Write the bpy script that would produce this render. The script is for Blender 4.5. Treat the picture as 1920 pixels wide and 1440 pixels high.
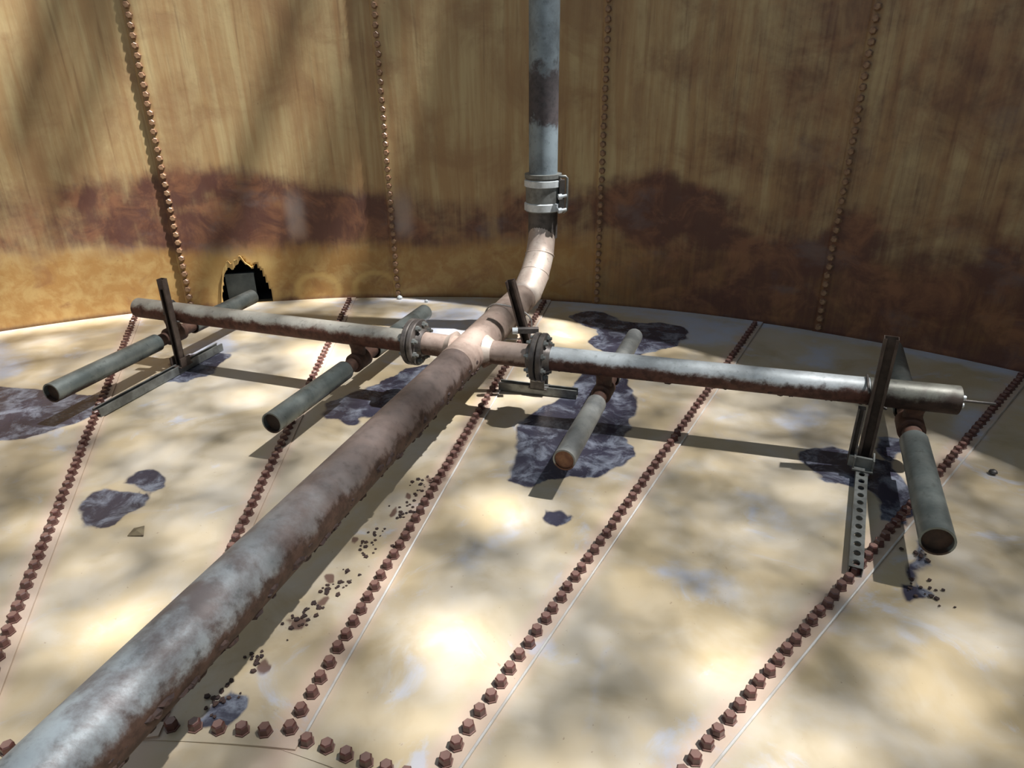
import bpy, math, random
import numpy as np
from mathutils import Vector, Matrix

# ---------------------------------------------------------------- camera, light, exposure
for o in list(bpy.data.objects):
    bpy.data.objects.remove(o, do_unlink=True)
scene = bpy.context.scene
COL = scene.collection
cam_data = bpy.data.cameras.new('camera')
cam_data.sensor_width = 36.0
cam_data.lens = 36.0 * 1267.35 / 1920.0
cam_data.clip_start = 0.02
cam = bpy.data.objects.new('camera', cam_data)
COL.objects.link(cam)
cam.matrix_world = (Matrix.Translation((0, 0, 1.4)) @ Matrix.Rotation(math.pi / 2 - 0.4252, 4, 'X')
                    @ Matrix.Rotation(-0.0124, 4, 'Z'))
scene.camera = cam

TO_SUN = Vector((0.50, -0.08, 1.0))
sun_data = bpy.data.lights.new('sun', 'SUN')
sun_data.energy = 14.5
sun_data.angle = math.radians(0.95)
sun_data.color = (1.0, 0.96, 0.915)
sun = bpy.data.objects.new('sun', sun_data)
COL.objects.link(sun)
sun.rotation_euler = TO_SUN.to_track_quat('Z', 'Y').to_euler()
sun.location = (6, 0, 14)

world = bpy.data.worlds.new('world')
scene.world = world
world.use_nodes = True
bg = world.node_tree.nodes['Background']
bg.inputs['Color'].default_value = (0.72, 0.86, 1.0, 1)
bg.inputs['Strength'].default_value = 0.62

scene.view_settings.view_transform = 'Standard'
scene.view_settings.look = 'None'
scene.view_settings.gamma = 1.0
scene.view_settings.use_curve_mapping = False
scene.view_settings.exposure = 0.0

# ---------------------------------------------------------------- measured constants (metres)
CX, CY, R = -0.815, -0.123, 4.7215       # tank centre on the floor and inside radius
WALL_H = 2.9
R_IN = 1.262                              # inner ring of the floor
SEAMS_VIEW = [((-1.266, 1.056), (-2.482, 4.294)), ((-0.874, 1.138), (-1.124, 4.588)),
              ((-0.532, 1.107), (0.242, 4.478)), ((-0.191, 0.974), (1.529, 3.976)),
              ((0.102, 0.744), (2.602, 3.135))]
NAVY=[[(-2.62,3.16),(-2.42,3.11),(-2.20,3.06),(-1.99,2.93),(-1.92,2.84),(-1.95,2.71),(-2.03,2.61),(-2.19,2.54),(-2.37,2.51),(-2.85,3.14)],
 [(-1.50,2.29),(-1.46,2.33),(-1.37,2.32),(-1.35,2.27),(-1.36,2.18),(-1.41,2.16),(-1.47,2.21)],
 [(-1.58,2.04),(-1.59,2.13),(-1.53,2.16),(-1.43,2.15),(-1.38,2.12),(-1.39,2.03),(-1.41,1.94),(-1.46,1.91),(-1.53,1.96)],
 [(-0.85,2.71),(-0.86,2.87),(-0.75,3.08),(-0.57,3.32),(-0.46,3.35),(-0.45,3.04),(-0.57,2.78),(-0.74,2.66)],
 [(-0.04,2.22),(0.01,2.49),(0.07,2.74),(0.26,2.96),(0.32,3.18),(0.47,3.21),(0.59,3.07),(0.54,2.62),(0.53,2.43),(0.46,2.31),(0.32,2.21),(0.10,2.16)],
 [(0.35,4.17),(0.54,4.27),(0.71,4.05),(0.97,3.99),(1.06,3.84),(0.94,3.58),(0.64,3.43),(0.48,3.51),(0.49,3.86)],
 [(0.08,2.01),(0.14,2.02),(0.20,1.97),(0.19,1.90),(0.13,1.89),(0.09,1.94)],
 [(-1.91,3.20),(-1.86,3.36),(-1.77,3.55),(-1.58,3.52),(-1.57,3.28),(-1.71,3.14)],
 [(1.18,1.60),(1.20,1.59),(1.26,1.55),(1.26,1.52),(1.19,1.51),(1.14,1.52)],
 [(1.30,1.82),(1.34,1.83),(1.32,1.76),(1.28,1.72),(1.26,1.64),(1.22,1.59),(1.22,1.63),(1.26,1.72)],
 [(-0.81,1.12),(-0.78,1.18),(-0.74,1.24),(-0.69,1.21),(-0.69,1.16),(-0.74,1.12),(-0.79,1.09)],
 [(1.12,2.38),(1.27,2.42),(1.38,2.37),(1.53,2.28),(1.47,2.06),(1.31,1.87),(1.23,1.90),(1.29,2.07),(1.20,2.16),(1.12,2.25)],
 [(1.51,2.45),(1.67,2.52),(1.63,2.36),(1.51,2.28)]]
WHITE=[[(-3.25,3.81),(-3.06,3.80),(-2.81,3.66),(-2.64,3.46),(-2.59,3.24),(-2.65,3.20),(-2.82,3.21)],
 [(-1.58,4.50),(-0.78,4.59),(0.26,4.40),(1.04,4.16),(1.55,3.94),(1.15,3.57),(0.94,3.58),(0.97,3.99),(0.36,4.25),(-0.57,4.40)],
 [(-0.77,4.27),(-0.21,4.36),(0.01,4.08),(-0.19,3.88),(-0.33,3.54),(-0.60,3.55)],
 [(-1.92,3.67),(-1.81,4.04),(-1.62,3.99),(-1.60,3.50),(-1.75,3.35)],
 [(0.84,2.16),(0.93,2.09),(0.97,1.97),(0.92,1.88),(0.86,1.97)],
 [(0.38,1.69),(0.50,1.72),(0.58,1.69),(0.65,1.64),(0.58,1.53),(0.49,1.60),(0.40,1.62)],
 [(1.06,1.43),(1.14,1.41),(1.09,1.36),(1.02,1.30)],
 [(1.16,2.00),(1.22,2.03),(1.08,1.69),(1.16,1.68),(1.07,1.57),(0.98,1.54),(1.07,1.79)],
 [(1.66,3.64),(1.84,3.55),(1.70,3.24),(1.51,3.25)],
 [(-0.19,1.71),(-0.01,1.93),(0.02,1.87),(-0.14,1.66)],
 [(2.02,2.79),(2.20,2.65),(1.99,2.44),(1.79,2.45)],
 [(1.19,1.23),(1.23,1.17),(1.22,1.08),(1.15,1.13)],
 [(0.15,1.23),(0.24,1.39),(0.26,1.32),(0.18,1.17),(0.11,1.08)],
 [(1.00,1.57),(1.19,1.71),(0.89,1.42),(0.71,1.29),(0.77,1.38)],
 [(1.17,2.71),(1.46,2.86),(1.37,2.60),(1.15,2.51)]]
SUNGAP=[[(0.51,1.33),(0.58,1.36),(0.61,1.32),(0.58,1.24),(0.52,1.19),(0.48,1.21)],
 [(-0.28,1.47),(-0.18,1.48),(-0.09,1.40),(-0.09,1.32),(-0.16,1.31),(-0.24,1.40)],
 [(-0.13,2.05),(-0.01,2.04),(0.04,1.98),(-0.06,1.93)],
 [(0.18,4.18),(0.32,4.17),(0.45,3.81),(0.40,3.60),(0.19,3.69)],
 [(-1.34,3.61),(-1.13,3.73),(-0.84,3.55),(-0.89,3.25),(-1.14,3.33)],
 [(-1.48,3.04),(-1.26,3.00),(-1.15,2.85),(-1.34,2.89)],
 [(-1.27,2.35),(-1.12,2.35),(-1.06,2.25),(-1.21,2.25)],
 [(0.91,1.24),(1.03,1.27),(1.02,1.20),(0.91,1.16)],
 [(0.00,3.09),(0.11,3.22),(0.16,3.02),(-0.05,2.79)],
 [(-1.29,1.52),(-1.20,1.58),(-1.12,1.52),(-1.17,1.41)],
 [(-0.44,4.09),(-0.20,4.03),(-0.25,3.70),(-0.43,3.71)],
 [(-0.95,2.52),(-0.88,2.66),(-0.82,2.51),(-0.87,2.38)],
 [(0.78,1.48),(0.87,1.50),(0.85,1.42),(0.77,1.38)],
 [(0.19,1.65),(0.29,1.67),(0.29,1.58),(0.21,1.56)],
 [(0.92,2.82),(1.09,2.82),(1.05,2.68),(0.93,2.69)],
 [(1.13,1.30),(1.24,1.32),(1.21,1.25),(1.12,1.23)],
 [(-0.35,1.16),(-0.23,1.21),(-0.21,1.09),(-0.30,1.05)],
 [(0.73,1.15),(0.82,1.16),(0.79,1.07),(0.70,1.06)],
 [(-1.16,1.22),(-1.05,1.27),(-1.01,1.17),(-1.11,1.14)],
 [(-1.85,4.15),(-1.51,3.93),(-1.51,3.75),(-1.74,3.85)]]


# ---------------------------------------------------------------- helpers
rng = np.random.default_rng(7)
random.seed(7)
_tab = rng.random((256, 256))

def vnoise(x, y):
    xi = np.floor(x).astype(int); yi = np.floor(y).astype(int)
    fx = x - xi; fy = y - yi
    fx = fx * fx * (3 - 2 * fx); fy = fy * fy * (3 - 2 * fy)
    g = lambda a, b: _tab[a % 256, b % 256]
    return ((g(xi, yi) * (1 - fx) + g(xi + 1, yi) * fx) * (1 - fy)
            + (g(xi, yi + 1) * (1 - fx) + g(xi + 1, yi + 1) * fx) * fy)

def fbm(x, y, o=4):
    s = 0; a = 0.5; t = 0
    for k in range(o):
        s = s + a * vnoise(x * 2 ** k + 17.3 * k, y * 2 ** k + 9.1 * k); t += a; a *= 0.5
    return s / t

def poly_sd(px, py, poly):
    """signed distance to a polygon, positive inside"""
    d = np.full(px.shape, 1e9); inside = np.zeros(px.shape, bool)
    n = len(poly)
    for i in range(n):
        ax, ay = poly[i]; bx, by = poly[(i + 1) % n]
        ex, ey = bx - ax, by - ay
        t = np.clip(((px - ax) * ex + (py - ay) * ey) / (ex * ex + ey * ey + 1e-12), 0, 1)
        d = np.minimum(d, np.hypot(px - ax - t * ex, py - ay - t * ey))
        c = ((ay > py) != (by > py)) & (px < (bx - ax) * (py - ay) / (by - ay + 1e-12) + ax)
        inside ^= c
    return np.where(inside, d, -d)

def sstep(a, b, x):
    t = np.clip((x - a) / (b - a), 0, 1)
    return t * t * (3 - 2 * t)

class MB:
    """collects vertices, faces and a per-vertex vector, then links them as one mesh object"""
    def __init__(self):
        self.v = []; self.f = []; self.pv = []; self.sm = []
    def add(self, verts, faces, pv=None, smooth=False):
        b = len(self.v)
        self.v += [tuple(p) for p in verts]
        self.pv += pv if pv is not None else [(0.3, 0, 0)] * len(verts)
        for f in faces:
            self.f.append(tuple(i + b for i in f)); self.sm.append(smooth)
        return self
    def box(self, c, s, m=None):
        x, y, z = s[0] / 2, s[1] / 2, s[2] / 2
        vs = [Vector((i, j, k)) + Vector(c) for i in (-x, x) for j in (-y, y) for k in (-z, z)]
        if m is not None: vs = [m @ v for v in vs]
        return self.add(vs, [(0, 1, 3, 2), (4, 6, 7, 5), (0, 4, 5, 1), (2, 3, 7, 6), (0, 2, 6, 4), (1, 5, 7, 3)])
    def lathe(self, A, B, prof, seg=24, closed=False, phase=0.0):
        """revolve profile [(distance along A->B, radius)] ; flat profile corners are doubled"""
        A = Vector(A); B = Vector(B); d = (B - A).normalized()
        u = d.cross(Vector((0, 0, 1)))
        u = Vector((1, 0, 0)) if u.length < 1e-4 else u.normalized()
        w = u.cross(d).normalized()
        vs = []; pv = []; fs = []
        pr = prof + [prof[0]] if closed else prof
        for i in range(len(pr) - 1):
            b = len(vs)
            for t, r in (pr[i], pr[i + 1]):
                for k in range(seg):
                    a = 2 * math.pi * (k + phase) / seg
                    nrm = u * math.cos(a) + w * math.sin(a)
                    vs.append(A + d * t + nrm * r); pv.append((nrm.z, t, nrm.x))
            for k in range(seg):
                k2 = (k + 1) % seg
                fs.append((b + k, b + k2, b + seg + k2, b + seg + k))
        if not closed:
            for e, (t, r) in ((0, prof[0]), (1, prof[-1])):
                if r > 1e-6:
                    b = len(vs)
                    for k in range(seg):
                        a = 2 * math.pi * (k + phase) / seg
                        nrm = u * math.cos(a) + w * math.sin(a)
                        vs.append(A + d * t + nrm * r); pv.append((nrm.z, t, nrm.x))
                    fs.append(tuple(b + k for k in (range(seg - 1, -1, -1) if e == 0 else range(seg))))
        return self.add(vs, fs, pv, True)
    def sweep(self, pts, rad, seg=24, caps=True):
        pts = [Vector(p) for p in pts]; n = len(pts)
        rads = rad if isinstance(rad, (list, tuple)) else [rad] * n
        tang = [(pts[min(i + 1, n - 1)] - pts[max(i - 1, 0)]).normalized() for i in range(n)]
        ref = Vector((1, 0, 0)) if abs(tang[0].x) < 0.8 else Vector((0, 0, 1))
        u = tang[0].cross(ref).normalized()
        vs = []; pv = []; fs = []; L = 0
        for i in range(n):
            if i: L += (pts[i] - pts[i - 1]).length
            u = (u - tang[i] * u.dot(tang[i])).normalized(); w = tang[i].cross(u)
            for k in range(seg):
                a = 2 * math.pi * k / seg; nrm = u * math.cos(a) + w * math.sin(a)
                vs.append(pts[i] + nrm * rads[i]); pv.append((nrm.z, L, nrm.x))
        for i in range(n - 1):
            for k in range(seg):
                k2 = (k + 1) % seg
                fs.append((i * seg + k, i * seg + k2, (i + 1) * seg + k2, (i + 1) * seg + k))
        if caps:
            fs.append(tuple(range(seg - 1, -1, -1))); fs.append(tuple((n - 1) * seg + k for k in range(seg)))
        return self.add(vs, fs, pv, True)
    def mesh(self, name, mat):
        me = bpy.data.meshes.new(name)
        me.from_pydata(self.v, [], self.f)
        at = me.attributes.new('pv', 'FLOAT_VECTOR', 'POINT')
        at.data.foreach_set('vector', np.array(self.pv, dtype=np.float32).ravel())
        me.polygons.foreach_set('use_smooth', np.array(self.sm, dtype=bool))
        me.materials.append(mat)
        me.update()
        return me
    def build(self, name, mat, parent=None):
        o = bpy.data.objects.new(name, self.mesh(name, mat))
        COL.objects.link(o)
        if parent is not None:
            o.parent = parent
            o.matrix_parent_inverse = Matrix.Translation(-parent.location) if parent.location.length else Matrix()
        return o

def tag(o, label=None, cat=None, group=None, kind=None):
    if label: o['label'] = label
    if cat: o['category'] = cat
    if group: o['group'] = group
    if kind: o['kind'] = kind
    return o

def empty(name, loc=(0, 0, 0)):
    o = bpy.data.objects.new(name, None)
    o.empty_display_size = 0.05
    COL.objects.link(o); o.location = loc
    return o

# ---------------------------------------------------------------- node materials
class NT:
    def __init__(self, name):
        self.m = bpy.data.materials.new(name); self.m.use_nodes = True
        self.t = self.m.node_tree; self.b = self.t.nodes['Principled BSDF']
    def new(self, typ, **props):
        n = self.t.nodes.new(typ)
        for k, v in props.items(): setattr(n, k, v)
        return n
    def put(self, sock, val):
        if isinstance(val, bpy.types.NodeSocket): self.t.links.new(val, sock)
        elif isinstance(val, (tuple, list)) and len(val) == 3 and sock.type == 'RGBA': sock.default_value = (*val, 1)
        else: sock.default_value = val
    def coord(self): return self.new('ShaderNodeTexCoord').outputs['Object']
    def attr(self, name): return self.new('ShaderNodeAttribute', attribute_name=name)
    def scale(self, vec, s):
        n = self.new('ShaderNodeMapping'); self.put(n.inputs['Vector'], vec); n.inputs['Scale'].default_value = s
        return n.outputs[0]
    def noise(self, vec, sc, detail=4, rough=0.55, dist=0.0):
        n = self.new('ShaderNodeTexNoise'); self.put(n.inputs['Vector'], vec)
        n.inputs['Scale'].default_value = sc; n.inputs['Detail'].default_value = detail
        n.inputs['Roughness'].default_value = rough; n.inputs['Distortion'].default_value = dist
        return n.outputs['Fac']
    def math(self, op, a, b=0.0, c=0.0):
        n = self.new('ShaderNodeMath', operation=op)
        for i, v in enumerate((a, b, c)): self.put(n.inputs[i], v)
        return n.outputs[0]
    def step(self, x, a, b, lo=0.0, hi=1.0):
        n = self.new('ShaderNodeMapRange', interpolation_type='SMOOTHSTEP')
        self.put(n.inputs['Value'], x)
        n.inputs['From Min'].default_value = a; n.inputs['From Max'].default_value = b
        n.inputs['To Min'].default_value = lo; n.inputs['To Max'].default_value = hi
        return n.outputs[0]
    def mix(self, fac, a, b):
        n = self.new('ShaderNodeMix', data_type='RGBA')
        self.put(n.inputs[0], fac); self.put(n.inputs[6], a); self.put(n.inputs[7], b)
        return n.outputs[2]
    def sep(self, vec):
        n = self.new('ShaderNodeSeparateXYZ'); self.put(n.inputs[0], vec); return n.outputs
    def bump(self, h, strength=0.3, dist=0.01):
        n = self.new('ShaderNodeBump'); n.inputs['Strength'].default_value = strength
        n.inputs['Distance'].default_value = dist; self.put(n.inputs['Height'], h)
        self.t.links.new(n.outputs[0], self.b.inputs['Normal'])
    def out(self, col, rough=0.5, metal=0.0, spec=0.5):
        self.put(self.b.inputs['Base Color'], col); self.put(self.b.inputs['Roughness'], rough)
        self.put(self.b.inputs['Metallic'], metal); self.put(self.b.inputs['Specular IOR Level'], spec)
        return self.m

def floor_material():
    n = NT('floor_coating'); P = n.coord()
    big = n.noise(P, 1.1, 4, 0.6); mid = n.noise(P, 4.0, 5, 0.6, 0.4); fine = n.noise(P, 22, 4, 0.6)
    col = n.mix(n.step(big, 0.38, 0.66), (0.41, 0.335, 0.215), (0.445, 0.40, 0.32))
    col = n.mix(n.step(mid, 0.40, 0.72, 0, 0.75), col, (0.455, 0.43, 0.385))
    col = n.mix(n.step(n.noise(P, 2.3, 5, 0.62, 0.6), 0.50, 0.70, 0, 0.6), col, (0.31, 0.245, 0.135))
    a = n.attr('stain'); s = n.new('ShaderNodeSeparateColor'); n.put(s.inputs[0], a.outputs['Color'])
    navy, white, rust = s.outputs; seal = a.outputs['Alpha']
    warp = n.math('MULTIPLY_ADD', mid, 0.5, -0.25)
    warpf = n.math('MULTIPLY_ADD', fine, 0.30, -0.15)
    wob = n.math('ADD', warp, warpf)
    col = n.mix(n.math('MULTIPLY', seal, 0.75), col, (0.50, 0.385, 0.32))
    wm = n.step(n.math('ADD', n.math('MULTIPLY_ADD', wob, 2.2, -0.1), white), 0.30, 1.15, 0, 0.85)
    wn = n.step(n.noise(P, 3.1, 7, 0.66, 1.2), 0.57, 0.70, 0, 0.6)
    wm = n.math('MAXIMUM', wm, wn)
    col = n.mix(wm, col, (0.41, 0.46, 0.585))
    rm = n.step(n.math('ADD', wob, rust), 0.40, 0.75, 0, 0.9)
    col = n.mix(rm, col, (0.10, 0.05, 0.04))
    nm = n.step(n.math('ADD', n.math('MULTIPLY', wob, 0.7), navy), 0.34, 0.68)
    nvar = n.mix(n.step(n.noise(P, 9, 6, 0.7, 0.5), 0.44, 0.68), (0.034, 0.034, 0.054), (0.20, 0.225, 0.285))
    col = n.mix(nm, col, nvar)
    speck = n.step(n.noise(P, 60, 3, 0.6), 0.70, 0.76, 0, 0.5)
    col = n.mix(speck, col, (0.14, 0.09, 0.06))
    rough = n.math('MULTIPLY_ADD', mid, 0.35, 0.22)
    rough = n.math('SUBTRACT', rough, n.math('MULTIPLY', nm, 0.14))
    n.bump(n.math('ADD', n.math('MULTIPLY', mid, 0.6), n.math('MULTIPLY', fine, 0.15)), 0.25, 0.012)
    return n.out(col, rough, 0.0, 0.5)

def wall_material():
    n = NT('wall_coating')
    uv = n.attr('pv').outputs['Vector']            # (arc length, height, 0)
    S = n.sep(uv); z = S[1]
    a = n.attr('stain'); sc = n.new('ShaderNodeSeparateColor'); n.put(sc.inputs[0], a.outputs['Color'])
    dark, gold, pale = sc.outputs
    stre = n.noise(n.scale(uv, (14, 0.9, 1)), 1.0, 5, 0.6, 0.3)
    stre2 = n.noise(n.scale(uv, (40, 1.6, 1)), 1.0, 4, 0.6)
    blot = n.noise(uv, 2.6, 6, 0.62, 0.5); blot2 = n.noise(uv, 9, 6, 0.66, 0.4)
    col = n.mix(n.step(stre, 0.35, 0.68), (0.335, 0.215, 0.10), (0.44, 0.345, 0.18))
    col = n.mix(n.step(blot, 0.42, 0.68, 0, 0.7), col, (0.25, 0.145, 0.07))
    col = n.mix(n.step(stre2, 0.56, 0.72, 0, 0.45), col, (0.17, 0.10, 0.05))
    # golden band near the floor
    zz = n.math('ADD', z, n.math('MULTIPLY_ADD', blot, 0.34, -0.17))
    low = n.step(zz, 0.52, 0.36)
    gcol = n.mix(n.step(blot2, 0.40, 0.66), (0.31, 0.175, 0.06), (0.38, 0.255, 0.10))
    gcol = n.mix(n.step(n.noise(uv, 4.5, 5, 0.6, 0.8), 0.56, 0.72, 0, 0.6), gcol, (0.20, 0.09, 0.04))
    col = n.mix(low, col, gcol)
    # rusty tide band, and the shade painted into the right-hand wall
    wob = n.math('ADD', n.math('MULTIPLY_ADD', blot2, 0.5, -0.25), n.math('MULTIPLY_ADD', stre2, 0.4, -0.2))
    wob = n.math('ADD', wob, n.math('MULTIPLY_ADD', blot, 0.7, -0.35))
    dm = n.step(n.math('ADD', dark, wob), 0.18, 0.95, 0, 0.95)
    dcol = n.mix(n.step(n.noise(uv, 5, 6, 0.65, 0.6), 0.42, 0.66), (0.085, 0.034, 0.028), (0.20, 0.09, 0.05))
    dcol = n.mix(n.step(n.noise(n.scale(uv, (2.2, 3.5, 1)), 1.0, 5, 0.6), 0.54, 0.70, 0, 0.8), dcol, (0.12, 0.085, 0.085))
    col = n.mix(dm, col, dcol)
    col = n.mix(n.math('MULTIPLY', gold, 0.8), col, (0.50, 0.35, 0.13))
    col = n.mix(n.math('MULTIPLY', pale, 0.7), col, (0.42, 0.36, 0.33))
    speck = n.step(n.noise(uv, 34, 4, 0.62), 0.68, 0.76, 0, 0.6)
    col = n.mix(speck, col, (0.11, 0.055, 0.04))
    n.bump(n.math('ADD', n.math('MULTIPLY', blot2, 0.5), n.math('MULTIPLY', stre2, 0.2)), 0.25, 0.01)
    return n.out(col, n.step(blot2, 0.3, 0.7, 0.36, 0.6), 0.0, 0.4)

def pipe_material(name, galv, galv2, rustc, bias, dusty=None, d0=0, d1=1, patch=0.0, rough=0.45, metal=0.25, band=None):
    """galvanised pipe with rust on its underside; dusty colour blends in along the length d0..d1"""
    n = NT(name); P = n.coord(); pv = n.sep(n.attr('pv').outputs['Vector'])
    a = n.noise(P, 6, 7, 0.68, 0.15); b = n.noise(P, 30, 5, 0.65); c = n.noise(P, 2.6, 4, 0.6)
    col = n.mix(n.step(a, 0.40, 0.64), galv, galv2)
    col = n.mix(n.step(b, 0.56, 0.70, 0, 0.55), col, tuple(x * 0.35 for x in galv))
    if dusty:
        t = n.math('ADD', pv[1], n.math('MULTIPLY_ADD', c, 0.8, -0.4))
        col = n.mix(n.step(t, d0, d1, 0, 0.92), col, n.mix(n.step(b, 0.4, 0.7), dusty, tuple(x * 0.72 for x in dusty)))
    r = n.math('ADD', n.math('MULTIPLY', pv[0], -1.0), n.math('MULTIPLY_ADD', a, 1.5, -0.75))
    r = n.math('ADD', r, n.math('MULTIPLY_ADD', b, 0.7, -0.35 + bias))
    rc = n.mix(n.step(b, 0.38, 0.66), rustc, tuple(x * 0.5 for x in rustc))
    rm = n.step(r, -0.12, 0.32)
    if patch: rm = n.math('MAXIMUM', rm, n.step(c, 0.60 - patch, 0.70 - patch, 0, 0.85))
    if band:
        t = n.math('ADD', pv[1], n.math('MULTIPLY_ADD', a, 0.5, -0.25))
        rm = n.math('MAXIMUM', rm, n.math('MULTIPLY', n.step(t, band[0], band[0] + .06), n.step(t, band[1] + .08, band[1], 0, 0.9)))
    col = n.mix(rm, col, rc)
    n.bump(n.math('ADD', n.math('MULTIPLY', b, 0.5), n.math('MULTIPLY', rm, 0.4)), 0.3, 0.006)
    return n.out(col, n.math('MULTIPLY_ADD', rm, 0.25, rough), metal, 0.5)

def simple(name, c1, c2, sc=14.0, rough=0.5, metal=0.0, bump=0.2):
    n = NT(name); P = n.coord(); a = n.noise(P, sc, 5, 0.62)
    n.bump(a, bump, 0.005)
    return n.out(n.mix(n.step(a, 0.38, 0.64), c1, c2), rough, metal)

M_LAPHI = simple('lap_highlight', (0.60, 0.60, 0.59), (0.48, 0.46, 0.43), 8, 0.35)
M_FLOOR = floor_material()
M_WALL = wall_material()
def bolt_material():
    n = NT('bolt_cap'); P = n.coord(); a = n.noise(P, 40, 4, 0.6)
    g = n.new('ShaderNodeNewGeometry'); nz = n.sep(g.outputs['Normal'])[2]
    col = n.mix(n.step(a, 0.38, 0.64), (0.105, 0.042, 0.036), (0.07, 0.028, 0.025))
    col = n.mix(n.step(nz, 0.80, 0.97, 0, 0.6), col, (0.26, 0.165, 0.14))       # flat tops coloured paler, as if catching the light
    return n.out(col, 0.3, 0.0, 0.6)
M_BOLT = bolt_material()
M_WBOLT = simple('wall_bolt_cap', (0.27, 0.17, 0.095), (0.16, 0.08, 0.05), 30, 0.38)
M_MAIN = pipe_material('header_pipe_metal', (0.28, 0.325, 0.355), (0.105, 0.095, 0.10), (0.085, 0.048, 0.035), 0.42,
                       (0.18, 0.135, 0.12), 1.0, 2.0)
M_FIT = pipe_material('dusty_fitting_metal', (0.50, 0.44, 0.39), (0.38, 0.31, 0.27), (0.17, 0.085, 0.055), -0.25, rough=0.5)
M_CROSS = pipe_material('cross_metal', (0.36, 0.285, 0.245), (0.26, 0.195, 0.165), (0.13, 0.068, 0.048), -0.05, rough=0.5)
M_LATL = pipe_material('lateral_pipe_metal', (0.36, 0.355, 0.32), (0.27, 0.255, 0.225), (0.12, 0.05, 0.034), 0.5)
M_LATR = pipe_material('lateral_galvanised_metal', (0.50, 0.55, 0.58), (0.34, 0.37, 0.39), (0.11, 0.05, 0.038), 0.38)
M_LATE = pipe_material('pipe_end_metal', (0.15, 0.155, 0.135), (0.06, 0.05, 0.042), (0.045, 0.026, 0.021), 0.35, patch=0.08)
M_NOZ = pipe_material('nozzle_metal', (0.19, 0.215, 0.21), (0.12, 0.145, 0.145), (0.07, 0.045, 0.035), -0.45, rough=0.38, metal=0.45)
M_NOZD = pipe_material('nozzle_dusty_metal', (0.25, 0.26, 0.25), (0.15, 0.16, 0.165), (0.14, 0.06, 0.035), -0.4)
M_RISER = pipe_material('riser_metal', (0.21, 0.265, 0.30), (0.13, 0.16, 0.185), (0.055, 0.04, 0.042), -0.5, patch=0.03, band=(0.50, 0.74))
M_RUST = simple('rusty_steel', (0.055, 0.028, 0.021), (0.10, 0.05, 0.034), 25, 0.7, 0.1, 0.4)
M_DARK = simple('dark_steel', (0.06, 0.056, 0.055), (0.105, 0.095, 0.09), 22, 0.5, 0.3)
M_FLANGE = simple('flange_steel', (0.07, 0.062, 0.06), (0.15, 0.135, 0.125), 16, 0.42, 0.4)
M_STRUT = simple('strut_galvanised', (0.20, 0.215, 0.21), (0.12, 0.125, 0.12), 18, 0.45, 0.4)
M_STRUTB = simple('strut_brown', (0.05, 0.036, 0.031), (0.085, 0.064, 0.054), 18, 0.5, 0.2)
M_CHROME = simple('bright_zinc', (0.62, 0.68, 0.72), (0.48, 0.53, 0.57), 20, 0.28, 0.25)
M_INSIDE = simple('pipe_inside_shade', (0.035, 0.022, 0.016), (0.06, 0.035, 0.024), 20, 0.8)  # near-black, standing in for the shade inside open pipes
M_RUSTP = simple('rusty_plug', (0.24, 0.12, 0.06), (0.16, 0.07, 0.04), 30, 0.8)
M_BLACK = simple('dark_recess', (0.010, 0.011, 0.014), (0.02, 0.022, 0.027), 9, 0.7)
M_SLATE = simple('recess_plate', (0.10, 0.13, 0.145), (0.06, 0.08, 0.09), 9, 0.5)
M_RIM = simple('torn_rim', (0.50, 0.36, 0.14), (0.38, 0.24, 0.09), 20, 0.5)
M_WIRE = simple('tie_wire', (0.55, 0.55, 0.55), (0.40, 0.38, 0.36), 30, 0.4, 0.5)
M_LEAF = simple('dry_leaf', (0.17, 0.14, 0.085), (0.12, 0.095, 0.06), 30, 0.7)
M_CHIP = simple('rust_chip', (0.03, 0.019, 0.019), (0.055, 0.03, 0.024), 60, 0.8)
M_FOL = simple('tree_foliage', (0.045, 0.07, 0.025), (0.07, 0.095, 0.035), 8, 0.6)
M_BARK = simple('tree_bark', (0.11, 0.085, 0.06), (0.07, 0.05, 0.035), 14, 0.9, 0.0, 0.6)
M_SOIL = simple('outside_soil', (0.17, 0.13, 0.085), (0.12, 0.10, 0.06), 3, 0.95)

# ---------------------------------------------------------------- floor
def stain_attr(me, rgba):
    at = me.attributes.new('stain', 'FLOAT_COLOR', 'POINT')
    at.data.foreach_set('color', rgba.astype(np.float32).ravel())

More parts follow.
